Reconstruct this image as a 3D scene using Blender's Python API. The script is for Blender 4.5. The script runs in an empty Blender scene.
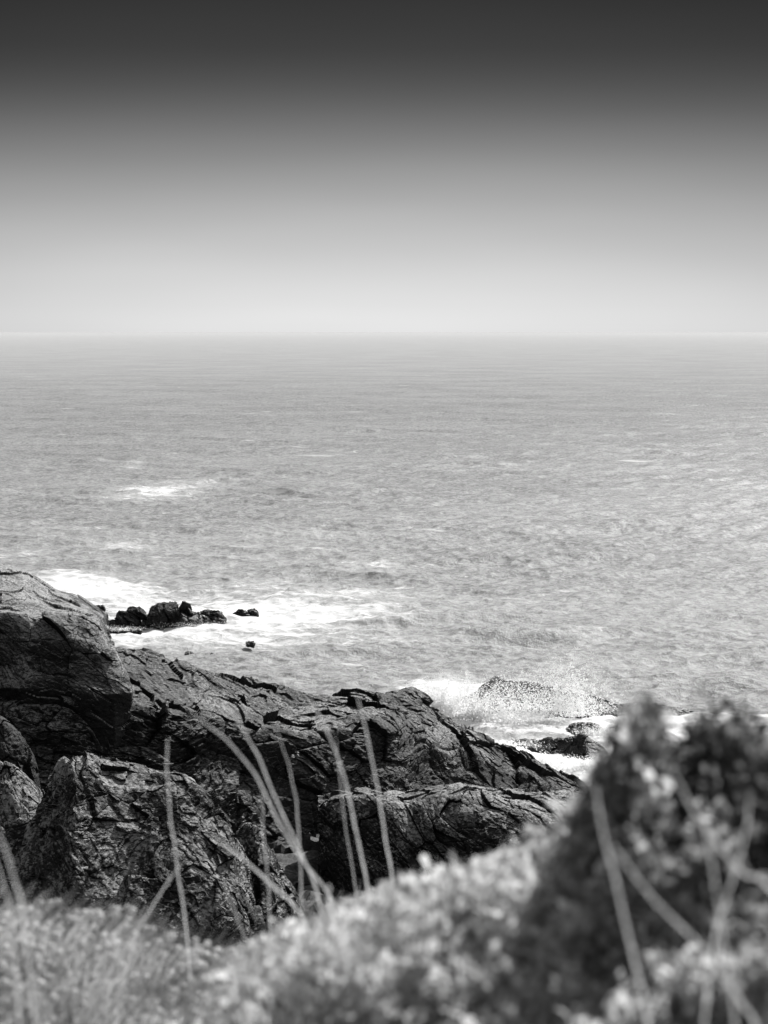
import bpy, math, random
import numpy as np
from mathutils import Vector
random.seed(7)
rng = np.random.default_rng(11)
R = math.radians
scene = bpy.context.scene
col = scene.collection

# ------------------------------------------------------------------ camera
CAM_Z, F_MM, FPX = 32.0, 70.0, 70.0 / 36.0 * 1024
PITCH = math.atan((512 - 331) / FPX)
cp, sp = math.cos(PITCH), math.sin(PITCH)
cam_d = bpy.data.cameras.new('camera')
cam = bpy.data.objects.new('camera', cam_d); col.objects.link(cam)
cam.location = (0, 0, CAM_Z)
cam.rotation_euler = (R(90) - PITCH, 0, 0)
cam_d.sensor_fit = 'VERTICAL'; cam_d.sensor_height = 36.0; cam_d.lens = F_MM
cam_d.clip_start = 0.1; cam_d.clip_end = 200000
cam_d.dof.use_dof = True; cam_d.dof.focus_distance = 130.0; cam_d.dof.aperture_fstop = 3.1
scene.camera = cam

def P(px, py, Y):
    """real point at ground distance Y seen in direction of a pixel of the photograph"""
    a, b = (px - 384) / FPX, (512 - py) / FPX
    d = np.array([a, cp + b * sp, -sp + b * cp])
    d = d * (Y / d[1])
    return np.array([d[0], Y, CAM_Z + d[2]])
def SEA(px, py):
    a, b = (px - 384) / FPX, (512 - py) / FPX
    d = np.array([a, cp + b * sp, -sp + b * cp])
    d = d * (CAM_Z / -d[2])
    return d[0], d[1]

# ------------------------------------------------------------------ numpy noise
def _h(ix, iy, iz, s):
    n = (ix.astype(np.int64) * 73856093) ^ (iy.astype(np.int64) * 19349663) ^ (iz.astype(np.int64) * 83492791) ^ (s * 2654435761)
    n &= 0xffffffff
    n = ((n ^ (n >> 15)) * 2246822519) & 0xffffffff
    n = ((n ^ (n >> 13)) * 3266489917) & 0xffffffff
    return (n ^ (n >> 16)) & 0xffffffff
def _r(ix, iy, iz, s):
    return _h(ix, iy, iz, s) / 4294967295.0
def perlin(p, s=0):
    i = np.floor(p); f = p - i; u = f * f * f * (f * (f * 6 - 15) + 10)
    i = i.astype(np.int64); out = 0
    for dx in (0, 1):
        for dy in (0, 1):
            for dz in (0, 1):
                h = _h(i[:, 0] + dx, i[:, 1] + dy, i[:, 2] + dz, s)
                gx = (h & 1023) / 511.5 - 1; gy = ((h >> 10) & 1023) / 511.5 - 1; gz = ((h >> 20) & 1023) / 511.5 - 1
                d = gx * (f[:, 0] - dx) + gy * (f[:, 1] - dy) + gz * (f[:, 2] - dz)
                w = (u[:, 0] if dx else 1 - u[:, 0]) * (u[:, 1] if dy else 1 - u[:, 1]) * (u[:, 2] if dz else 1 - u[:, 2])
                out = out + d * w
    return out
def fbm(p, o=4, s=0, g=.5):
    a, t = 1.0, 0
    for k in range(o):
        t = t + a * perlin(p * 2.03 ** k + 17.3 * k, s + k); a *= g
    return t
def ridged(p, o=4, s=0):
    a, t = 1.0, 0
    for k in range(o):
        t = t + a * (1 - 2.2 * np.abs(perlin(p * 2.03 ** k + 9.1 * k, s + k))); a *= .5
    return t - 1.0
def facets(p, s=0):
    """broken planes: each cell of rock is a plane tilted its own way, cracks between"""
    i = np.floor(p).astype(np.int64); n = len(p)
    b1 = np.full(n, 1e9); b2 = np.full(n, 1e9); win = i.copy()
    for dx in (-1, 0, 1):
        for dy in (-1, 0, 1):
            for dz in (-1, 0, 1):
                cx, cy, cz = i[:, 0] + dx, i[:, 1] + dy, i[:, 2] + dz
                h = _h(cx, cy, cz, s)
                d = (p[:, 0] - cx - (h & 1023) / 1023.) ** 2 + (p[:, 1] - cy - ((h >> 10) & 1023) / 1023.) ** 2 + (p[:, 2] - cz - ((h >> 20) & 1023) / 1023.) ** 2
                m = d < b1
                b2 = np.where(m, b1, np.minimum(b2, d)); b1 = np.where(m, d, b1)
                win[m, 0] = cx[m]; win[m, 1] = cy[m]; win[m, 2] = cz[m]
    cx, cy, cz = win.T
    h = _h(cx, cy, cz, s)
    v = np.stack([p[:, 0] - cx - (h & 1023) / 1023., p[:, 1] - cy - ((h >> 10) & 1023) / 1023., p[:, 2] - cz - ((h >> 20) & 1023) / 1023.], 1)
    val = (_r(cx, cy, cz, s + 3) - .5) * .7 + (v[:, 0] * (_r(cx, cy, cz, s + 4) - .5) + v[:, 1] * (_r(cx, cy, cz, s + 5) - .5) + v[:, 2] * (_r(cx, cy, cz, s + 6) - .5)) * 2.2
    return val, np.sqrt(b2) - np.sqrt(b1)
BED = np.array([.42, -.25, .87]); BED /= np.linalg.norm(BED)
def strata(p, k=2.6, bed=BED):
    return p + np.outer(p @ bed, bed) * (k - 1)
def rockdisp(p, S, seed, k=2.6, bed=BED):
    """S: size in metres of the largest blocks"""
    w = np.stack([perlin(p / S * .7 + 3, seed + 50), perlin(p / S * .7 + 31, seed + 51), perlin(p / S * .7 + 77, seed + 52)], 1)
    q = strata(p + w * S * .45, k, bed) + seed * 13.7
    d = fbm(q / S * .5, 2, seed + 9) * .26 * S
    for sc, am, cr in ((1.0, .16, .02), (.40, .05, .006), (.15, .02, .002)):
        v, e = facets(q / (S * sc), seed + int(sc * 100))
        d = d + v * am * S - np.clip(1 - e / .13, 0, 1) ** 1.5 * cr * S
    d = d + ridged(q / (S * .3), 6, seed + 20) * .018 * S * np.clip(1 + 2.2 * perlin(p / S * .8 + 5, seed + 61), .15, 2)
    d = d + fbm((p + seed) / (S * .16), 4, seed + 33, .6) * .015 * S
    return d

# ------------------------------------------------------------------ mesh helpers
def mesh_from(name, V, F, mats=(), smooth=False):
    V = np.asarray(V, dtype=np.float32); F = np.asarray(F, dtype=np.int32); k = F.shape[1]
    me = bpy.data.meshes.new(name)
    me.vertices.add(len(V)); me.vertices.foreach_set('co', V.ravel())
    me.loops.add(F.size); me.loops.foreach_set('vertex_index', F.ravel())
    me.polygons.add(len(F)); me.polygons.foreach_set('loop_start', np.arange(0, F.size, k, dtype=np.int32))
    try: me.polygons.foreach_set('loop_total', np.full(len(F), k, dtype=np.int32))
    except Exception: pass
    me.polygons.foreach_set('use_smooth', np.full(len(F), smooth, dtype=bool))
    me.update(calc_edges=True); me.validate()
    for m in mats: me.materials.append(m)
    return me
def link(name, me, parent=None, loc=None):
    o = bpy.data.objects.new(name, me); col.objects.link(o)
    if parent: o.parent = parent
    if loc is not None: o.location = loc
    return o
def tag(o, label=None, cat=None, group=None, kind=None):
    if label: o['label'] = label
    if cat: o['category'] = cat
    if group: o['group'] = group
    if kind: o['kind'] = kind
    return o
def gridfaces(nr, nc):
    i = np.arange(nr * nc).reshape(nr, nc)
    return np.stack([i[:-1, :-1], i[:-1, 1:], i[1:, 1:], i[1:, :-1]], -1).reshape(-1, 4)
def attr(me, name, arr):
    a = me.attributes.new(name, 'FLOAT', 'POINT'); a.data.foreach_set('value', np.asarray(arr, dtype=np.float32))
def catmull(C, n, wsm=.55):
    """C (K,...) control rows -> n rows"""
    K = len(C); t = np.linspace(0, K - 1, n); i = np.clip(t.astype(int), 0, K - 2); f = (t - i)
    f = f.reshape((-1,) + (1,) * (C.ndim - 1))
    p0 = C[np.clip(i - 1, 0, K - 1)]; p1 = C[i]; p2 = C[i + 1]; p3 = C[np.clip(i + 2, 0, K - 1)]
    sm = .5 * (2 * p1 + (p2 - p0) * f + (2 * p0 - 5 * p1 + 4 * p2 - p3) * f * f + (3 * p1 - p0 - 3 * p2 + p3) * f ** 3)
    ln = p1 + (p2 - p1) * f
    return sm * wsm + ln * (1 - wsm)
def lattice_rock(name, rows, S, seed, mat, nu, nv, label, k=2.6, bed=BED, amp=1.0, cat='rock', group=None, wsm=.55):
    """rows: list of equal length lists of (px,py,Y) or ('w',x,y,z)"""
    def pt(q): return np.array(q[1:]) if q[0] == 'w' else P(*q)
    C = np.array([[pt(q) for q in r] for r in rows], dtype=float)
    G = catmull(C, nv, wsm)
    G = catmull(np.swapaxes(G, 0, 1), nu, wsm); G = np.swapaxes(G, 0, 1)
    du = np.gradient(G, axis=1); dv = np.gradient(G, axis=0)
    N = np.cross(du, dv); N /= np.linalg.norm(N, axis=2, keepdims=True) + 1e-9
    # make normals point away from the body's centre line
    c = G.mean((0, 1)); c[2] -= 3
    flip = ((G - c) * N).sum(2).mean() < 0
    if flip: N = -N
    for _ in range(6):
        N[1:-1, 1:-1] = (N[:-2, 1:-1] + N[2:, 1:-1] + N[1:-1, :-2] + N[1:-1, 2:] + N[1:-1, 1:-1]) / 5
    p = G.reshape(-1, 3); n = N.reshape(-1, 3)
    d = rockdisp(p, S, seed, k, bed) * amp
    V = p + n * d[:, None]
    o0 = C.mean((0, 1)); o0[2] = V[:, 2].min()
    me = mesh_from(name, V - o0, gridfaces(nv, nu)[:, ::-1] if flip else gridfaces(nv, nu), [mat])
    o = link(name, me, loc=o0)
    return tag(o, label, cat, group)
def blob_rock(name, c, r, S, seed, mat, label, n=90, rot=0, group=None, amp=1.0, cat='rock', power=2.6):
    th = np.linspace(0, 2 * math.pi, n * 2 + 1)[:-1]; ph = np.linspace(-.35 * math.pi, .5 * math.pi, n)
    T, Ph = np.meshgrid(th, ph)
    def sgn(v, e): return np.sign(v) * np.abs(v) ** e
    e = 2 / power
    x = r[0] * sgn(np.cos(Ph), e) * sgn(np.cos(T), e); y = r[1] * sgn(np.cos(Ph), e) * sgn(np.sin(T), e); z = r[2] * sgn(np.sin(Ph), e)
    Pn = np.stack([x, y, z], -1).reshape(-1, 3)
    nn = Pn / np.array(r) ** 2; nn /= np.linalg.norm(nn, axis=1, keepdims=True) + 1e-9
    ca, sa = math.cos(rot), math.sin(rot); M = np.array([[ca, -sa, 0], [sa, ca, 0], [0, 0, 1]])
    Pn = Pn @ M.T; nn = nn @ M.T
    d = rockdisp(Pn + np.array(c), S, seed) * amp
    V = Pn + nn * d[:, None]
    nr, nc = T.shape; i = np.arange(nr * nc).reshape(nr, nc); j = np.roll(i, -1, 1)
    F = np.stack([i[:-1], j[:-1], j[1:], i[1:]], -1).reshape(-1, 4)
    me = mesh_from(name, V, F, [mat])
    return tag(link(name, me, loc=c), label, cat, group)

# ------------------------------------------------------------------ materials
def newmat(name):
    m = bpy.data.materials.new(name); m.use_nodes = True
    nt = m.node_tree; nt.nodes.clear()
    out = nt.nodes.new('ShaderNodeOutputMaterial')
    return m, nt, out
def nd(nt, t, **kw):
    n = nt.nodes.new(t)
    for k, v in kw.items():
        if k.startswith('i_'):
            n.inputs[k[2:].replace('_', ' ')].default_value = v
        else: setattr(n, k, v)
    return n
def math_(nt, op, a, b=None, clamp=False):
    n = nt.nodes.new('ShaderNodeMath'); n.operation = op; n.use_clamp = clamp
    for k, v in enumerate((a, b)):
        if v is None: continue
        if isinstance(v, (int, float)): n.inputs[k].default_value = v
        else: nt.links.new(v, n.inputs[k])
    return n.outputs[0]
def maprange(nt, v, a, b, c, d, smooth=True):
    n = nt.nodes.new('ShaderNodeMapRange'); n.interpolation_type = 'SMOOTHSTEP' if smooth else 'LINEAR'
    nt.links.new(v, n.inputs[0])
    for k, x in zip((1, 2, 3, 4), (a, b, c, d)): n.inputs[k].default_value = x
    return n.outputs[0]
def noise(nt, vec, scale, detail=6, rough=.55, dist=0.0):
    n = nt.nodes.new('ShaderNodeTexNoise'); n.inputs['Scale'].default_value = scale; n.inputs['Detail'].default_value = detail
    n.inputs['Roughness'].default_value = rough; n.inputs['Distortion'].default_value = dist
    nt.links.new(vec, n.inputs['Vector']); return n.outputs['Fac']
def mapping(nt, vec, scale=(1, 1, 1), rot=(0, 0, 0)):
    n = nt.nodes.new('ShaderNodeMapping'); n.inputs['Scale'].default_value = scale; n.inputs['Rotation'].default_value = rot
    nt.links.new(vec, n.inputs['Vector']); return n.outputs[0]

def rock_mat(name, lo, hi, lichen=0.0, lich_scale=.5, wet_z=None, S=1.0, top=1.9, lb=0.0):
    m, nt, out = newmat(name)
    L = nt.links.new
    geo = nd(nt, 'ShaderNodeNewGeometry'); pos = geo.outputs['Position']
    q = mapping(nt, pos, (1, 1, 2.6), (R(14), R(-26), 0))
    n1 = noise(nt, q, .45 / S, 8, .62, .6); n2 = noise(nt, q, 3.2 / S, 8, .7, .3); n3 = noise(nt, q, 14 / S, 5, .7)
    vor = nd(nt, 'ShaderNodeTexVoronoi', feature='DISTANCE_TO_EDGE'); vor.inputs['Scale'].default_value = 1.3 / S
    wq = nd(nt, 'ShaderNodeVectorMath', operation='ADD'); L(q, wq.inputs[0])
    nz = nd(nt, 'ShaderNodeTexNoise'); nz.inputs['Scale'].default_value = 1.1 / S; L(q, nz.inputs['Vector']); L(nz.outputs['Color'], wq.inputs[1])
    L(wq.outputs[0], vor.inputs['Vector'])
    crack = maprange(nt, vor.outputs['Distance'], 0, .035, 0, 1)
    mix = math_(nt, 'ADD', math_(nt, 'MULTIPLY', n1, .45), math_(nt, 'MULTIPLY', n2, .55))
    base = maprange(nt, mix, .36, .64, lo, hi)
    pit = maprange(nt, math_(nt, 'ADD', math_(nt, 'MULTIPLY', n2, .45), math_(nt, 'MULTIPLY', n3, .55)), .40, .60, .45, 1.35)
    base = math_(nt, 'MULTIPLY', base, pit)
    base = math_(nt, 'MULTIPLY', base, maprange(nt, crack, 0, 1, .88, 1.0))
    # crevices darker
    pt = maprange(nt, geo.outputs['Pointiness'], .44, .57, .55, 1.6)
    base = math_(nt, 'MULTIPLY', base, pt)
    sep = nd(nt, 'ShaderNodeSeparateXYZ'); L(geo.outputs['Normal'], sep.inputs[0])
    base = math_(nt, 'MULTIPLY', base, maprange(nt, sep.outputs['Z'], .2, .85, .42, top))  # sunlit tops and shaded steep sides painted into the base colour
    if lichen:  # pale patches: lichen, and sunlight painted onto up-facing rock
        up = maprange(nt, sep.outputs['Z'], .1, .75, 0, 1)
        ln = noise(nt, pos, lich_scale, 7, .68, .4); lf = noise(nt, pos, 5.5, 6, .72)
        a = maprange(nt, math_(nt, 'ADD', math_(nt, 'ADD', math_(nt, 'MULTIPLY', ln, .55), math_(nt, 'MULTIPLY', lf, .45)), math_(nt, 'MULTIPLY', up, .12)), .655 - .05 * min(lichen, 1) - lb, .75 - .05 * min(lichen, 1) - lb, 0, min(lichen, 1))
        mx = nd(nt, 'ShaderNodeMix', data_type='FLOAT'); L(a, mx.inputs[0]); L(base, mx.inputs[2])
        L(maprange(nt, lf, .35, .65, .16, .5), mx.inputs[3]); base = mx.outputs[0]
        base = math_(nt, 'MULTIPLY', base, maprange(nt, n3, .35, .6, .7, 1.1))
    rough = 0.72
    b = nd(nt, 'ShaderNodeBsdfPrincipled'); cr = nd(nt, 'ShaderNodeCombineColor')
    b.inputs['Roughness'].default_value = rough; b.inputs['Specular IOR Level'].default_value = .35
    if wet_z is not None:
        sp_ = nd(nt, 'ShaderNodeSeparateXYZ'); L(pos, sp_.inputs[0])
        wz = math_(nt, 'ADD', sp_.outputs['Z'], math_(nt, 'MULTIPLY', n1, 2.0))
        w = maprange(nt, wz, wet_z + .6, wet_z + 2.2, 0, 1)
        base = math_(nt, 'MULTIPLY', base, maprange(nt, w, 0, 1, .4, 1))
        L(maprange(nt, w, 0, 1, .28, .74), b.inputs['Roughness'])
    for k in range(3): L(base, cr.inputs[k])
    L(cr.outputs[0], b.inputs['Base Color'])
    hgt = math_(nt, 'ADD', math_(nt, 'ADD', math_(nt, 'MULTIPLY', n2, .5), math_(nt, 'MULTIPLY', n3, .22)), math_(nt, 'MULTIPLY', crack, .04))
    bp = nd(nt, 'ShaderNodeBump'); bp.inputs['Strength'].default_value = .9; bp.inputs['Distance'].default_value = .16 * S
    L(hgt, bp.inputs['Height']); L(bp.outputs[0], b.inputs['Normal']); L(b.outputs[0], out.inputs[0])
    return m
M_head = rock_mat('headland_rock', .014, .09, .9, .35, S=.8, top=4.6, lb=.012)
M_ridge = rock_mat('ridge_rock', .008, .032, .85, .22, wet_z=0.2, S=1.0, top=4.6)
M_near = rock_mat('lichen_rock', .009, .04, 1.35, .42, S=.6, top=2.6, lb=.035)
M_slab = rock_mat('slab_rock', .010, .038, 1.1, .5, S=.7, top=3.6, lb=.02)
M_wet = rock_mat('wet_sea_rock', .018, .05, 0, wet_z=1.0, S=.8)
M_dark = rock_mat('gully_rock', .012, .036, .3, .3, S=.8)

def leaf_mat(name, lo, hi, trans=.45):
    m, nt, out = newmat(name); L = nt.links.new
    at = nd(nt, 'ShaderNodeAttribute', attribute_name='shade')
    geo = nd(nt, 'ShaderNodeNewGeometry')
    n = noise(nt, geo.outputs['Position'], 60, 3)
    v = math_(nt, 'MULTIPLY', maprange(nt, at.outputs['Fac'], 0, 1, lo, hi, False), maprange(nt, n, .3, .7, .8, 1.2))
    cr = nd(nt, 'ShaderNodeCombineColor')
    for k in range(3): L(v, cr.inputs[k])
    d = nd(nt, 'ShaderNodeBsdfPrincipled'); L(cr.outputs[0], d.inputs['Base Color']); d.inputs['Roughness'].default_value = .5
    t = nd(nt, 'ShaderNodeBsdfTranslucent'); L(cr.outputs[0], t.inputs[0])
    mx = nd(nt, 'ShaderNodeMixShader'); mx.inputs[0].default_value = trans
    L(d.outputs[0], mx.inputs[1]); L(t.outputs[0], mx.inputs[2]); L(mx.outputs[0], out.inputs[0])
    return m
M_leaf = leaf_mat('pale_leaf', .24, .95, .7)
M_leafd = leaf_mat('dark_leaf', .04, .65, .5)
M_turf = leaf_mat('turf', .05, .85, .55)
M_blade = leaf_mat('dry_grass', .5, .95, .6)
M_stem = leaf_mat('woody_stem', .06, .22, 0.0)
M_flower = leaf_mat('seed_head', .6, .92, .5)

# ground under vegetation
m, nt, out = newmat('soil'); L = nt.links.new
geo = nd(nt, 'ShaderNodeNewGeometry'); n = noise(nt, geo.outputs['Position'], 9, 8, .65)
v = maprange(nt, n, .35, .65, .02, .07); cr = nd(nt, 'ShaderNodeCombineColor')
for k in range(3): L(v, cr.inputs[k])
b = nd(nt, 'ShaderNodeBsdfPrincipled'); b.inputs['Roughness'].default_value = .95; L(cr.outputs[0], b.inputs['Base Color'])
bp = nd(nt, 'ShaderNodeBump'); bp.inputs['Distance'].default_value = .05; L(n, bp.inputs['Height']); L(bp.outputs[0], b.inputs['Normal'])
L(b.outputs[0], out.inputs[0]); M_soil = m

# sea
m, nt, out = newmat('sea_water'); L = nt.links.new
geo = nd(nt, 'ShaderNodeNewGeometry'); pos = geo.outputs['Position']
at = nd(nt, 'ShaderNodeAttribute', attribute_name='foam')
q1 = mapping(nt, pos, (.9, .8, 1))
b1 = noise(nt, q1, 2.0, 7, .68, .3); b2 = noise(nt, mapping(nt, pos, (.85, .8, 1), (0, 0, R(12))), .40, 6, .6, .4)
# large soft patches (gusts), medium ripples
gust = noise(nt, mapping(nt, pos, (.8, 1, 1), (0, 0, R(5))), .02, 5, .6, .5)
# foam pattern: lacy
lace = noise(nt, mapping(nt, pos, (.6, 1, 1)), .55, 9, .72, 1.2)
lace2 = noise(nt, mapping(nt, pos, (.35, 1, 1), (0, 0, R(-8))), .11, 7, .65, 1.0)
fsum = math_(nt, 'ADD', at.outputs['Fac'], math_(nt, 'ADD', math_(nt, 'MULTIPLY', math_(nt, 'SUBTRACT', lace, .5), 2.6), math_(nt, 'MULTIPLY', math_(nt, 'SUBTRACT', lace2, .5), 1.8)))
foam = maprange(nt, fsum, .38, .95, 0, 1)
# far whitecaps: sparse dashes
wc = noise(nt, mapping(nt, pos, (.30, 1, 1), (0, 0, R(4))), .16, 3, .55, .3); wc2 = noise(nt, pos, .012, 3, .5)
caps = math_(nt, 'MULTIPLY', maprange(nt, math_(nt, 'ADD', wc, math_(nt, 'MULTIPLY', wc2, .25)), .81, .90, 0, 1), .45)
foam_all = math_(nt, 'MAXIMUM', foam, caps)
wat = nd(nt, 'ShaderNodeBsdfPrincipled')
wbase = math_(nt, 'ADD', maprange(nt, gust, .35, .65, .395, .465), math_(nt, 'MULTIPLY', maprange(nt, b2, .35, .65, -1, 1), .035))
stk = noise(nt, mapping(nt, pos, (.75, .85, 1), (0, 0, R(6))), 1.5, 5, .68, .5)
wbase = math_(nt, 'ADD', wbase, maprange(nt, stk, .38, .60, -.13, .06))  # shading of small waves painted into the water colour as streaks
# aerated water close to the rocks and horizon haze painted in by paling the far water
wbase = math_(nt, 'ADD', wbase, math_(nt, 'MULTIPLY', maprange(nt, at.outputs['Fac'], 0, .5, 0, 1), .12))
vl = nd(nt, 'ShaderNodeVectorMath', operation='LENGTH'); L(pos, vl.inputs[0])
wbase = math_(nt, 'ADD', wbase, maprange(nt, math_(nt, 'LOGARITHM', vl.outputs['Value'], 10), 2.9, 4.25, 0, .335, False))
cr = nd(nt, 'ShaderNodeCombineColor')
for k in range(3): L(wbase, cr.inputs[k])
L(cr.outputs[0], wat.inputs['Base Color']); L(maprange(nt, math_(nt, 'LOGARITHM', vl.outputs['Value'], 10), 2.5, 3.5, .22, .05), wat.inputs['Specular IOR Level']); wat.inputs['Roughness'].default_value = .24; wat.inputs['IOR'].default_value = 1.33
bp = nd(nt, 'ShaderNodeBump'); bp.inputs['Strength'].default_value = .8; bp.inputs['Distance'].default_value = .35
L(math_(nt, 'ADD', math_(nt, 'MULTIPLY', b1, .9), math_(nt, 'MULTIPLY', b2, .35)), bp.inputs['Height']); L(bp.outputs[0], wat.inputs['Normal'])
fo = nd(nt, 'ShaderNodeBsdfPrincipled'); fo.inputs['Base Color'].default_value = (.93, .93, .93, 1); fo.inputs['Roughness'].default_value = .8
bp2 = nd(nt, 'ShaderNodeBump'); bp2.inputs['Strength'].default_value = .6; bp2.inputs['Distance'].default_value = .4
L(lace, bp2.inputs['Height']); L(bp2.outputs[0], fo.inputs['Normal'])
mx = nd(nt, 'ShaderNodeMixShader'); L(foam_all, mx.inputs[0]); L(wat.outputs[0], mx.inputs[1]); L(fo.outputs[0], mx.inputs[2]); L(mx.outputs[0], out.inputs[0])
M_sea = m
m, nt, out = newmat('spray_water'); L = nt.links.new
d = nd(nt, 'ShaderNodeBsdfPrincipled'); d.inputs['Base Color'].default_value = (.9, .9, .9, 1); d.inputs['Roughness'].default_value = .6
t = nd(nt, 'ShaderNodeBsdfTranslucent'); t.inputs[0].default_value = (.97, .97, .97, 1)
mx = nd(nt, 'ShaderNodeMixShader'); mx.inputs[0].default_value = .75; L(d.outputs[0], mx.inputs[1]); L(t.outputs[0], mx.inputs[2]); L(mx.outputs[0], out.inputs[0])
M_spray = m

# ------------------------------------------------------------------ world and sun
SUN_EL, SUN_AZ = 40, 32      # azimuth to the right of the view direction
w = bpy.data.worlds.new('World'); scene.world = w; w.use_nodes = True
nt = w.node_tree; nt.nodes.clear(); L = nt.links.new
wo = nt.nodes.new('ShaderNodeOutputWorld'); bg = nt.nodes.new('ShaderNodeBackground')
sky = nt.nodes.new('ShaderNodeTexSky'); sky.sky_type = 'NISHITA'; sky.sun_disc = False
sky.sun_elevation = R(SUN_EL); sky.sun_rotation = R(SUN_AZ); sky.dust_density = 2.0
bw = nt.nodes.new('ShaderNodeRGBToBW'); L(sky.outputs[0], bw.inputs[0])
tc = nt.nodes.new('ShaderNodeTexCoord'); sx = nt.nodes.new('ShaderNodeSeparateXYZ'); L(tc.outputs['Generated'], sx.inputs[0])
el = math_(nt, 'MULTIPLY', math_(nt, 'ARCSINE', sx.outputs['Z']), 180 / math.pi)
ramp = nt.nodes.new('ShaderNodeValToRGB'); ramp.color_ramp.interpolation = 'B_SPLINE'
L(maprange(nt, el, -2, 12, 0, 1, False), ramp.inputs[0])
def s2l(v): v /= 255; return v / 12.92 if v < .04045 else ((v + .055) / 1.055) ** 2.4
def py_el(py): return math.degrees(math.atan((512 - py) / FPX)) - math.degrees(PITCH)
stops = [(331, 230), (322, 233), (306, 231), (274, 217), (242, 199), (209, 178), (177, 155), (145, 129), (113, 101), (80, 77), (48, 62), (0, 53)]
els = ramp.color_ramp.elements
e0 = els[0]; e0.position = 0.0; e0.color = (s2l(230),) * 3 + (1,)
els[1].position = 1.0; els[1].color = (s2l(38),) * 3 + (1,)
for y, vv in stops:
    e = els.new((py_el(y) + 2) / 14); e.color = (s2l(vv),) * 3 + (1,)
grain = nt.nodes.new('ShaderNodeTexNoise'); grain.inputs['Scale'].default_value = 2.2; grain.inputs['Detail'].default_value = 3
L(mapping(nt, tc.outputs['Generated'], (1, 1, 6)), grain.inputs['Vector'])
xx = math_(nt, 'MULTIPLY', sx.outputs['X'], sx.outputs['X'])
side = math_(nt, 'MAXIMUM', math_(nt, 'SUBTRACT', 1.02, math_(nt, 'MULTIPLY', xx, 4.0)), .8)
low = math_(nt, 'MULTIPLY', math_(nt, 'MULTIPLY', ramp.outputs[0], side), maprange(nt, grain.outputs['Fac'], .3, .7, .94, 1.06))
high = math_(nt, 'MULTIPLY', bw.outputs[0], .12)
hi_f = maprange(nt, el, 10.5, 32, 0, 1)
mxw = nt.nodes.new('ShaderNodeMix'); mxw.data_type = 'FLOAT'; L(hi_f, mxw.inputs[0]); L(low, mxw.inputs[2]); L(high, mxw.inputs[3])
L(mxw.outputs[0], bg.inputs['Color']); bg.inputs['Strength'].default_value = 1.0
L(bg.outputs[0], wo.inputs[0])
sd = bpy.data.lights.new('sun', 'SUN'); sd.energy = 5.0; sd.angle = R(.55); sd.color = (1, .995, .985)
so = bpy.data.objects.new('sun', sd); col.objects.link(so)
sv = Vector((math.sin(R(SUN_AZ)) * math.cos(R(SUN_EL)), math.cos(R(SUN_AZ)) * math.cos(R(SUN_EL)), math.sin(R(SUN_EL))))
so.rotation_euler = sv.to_track_quat('Z', 'Y').to_euler(); so.location = (20, 20, 60)

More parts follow.
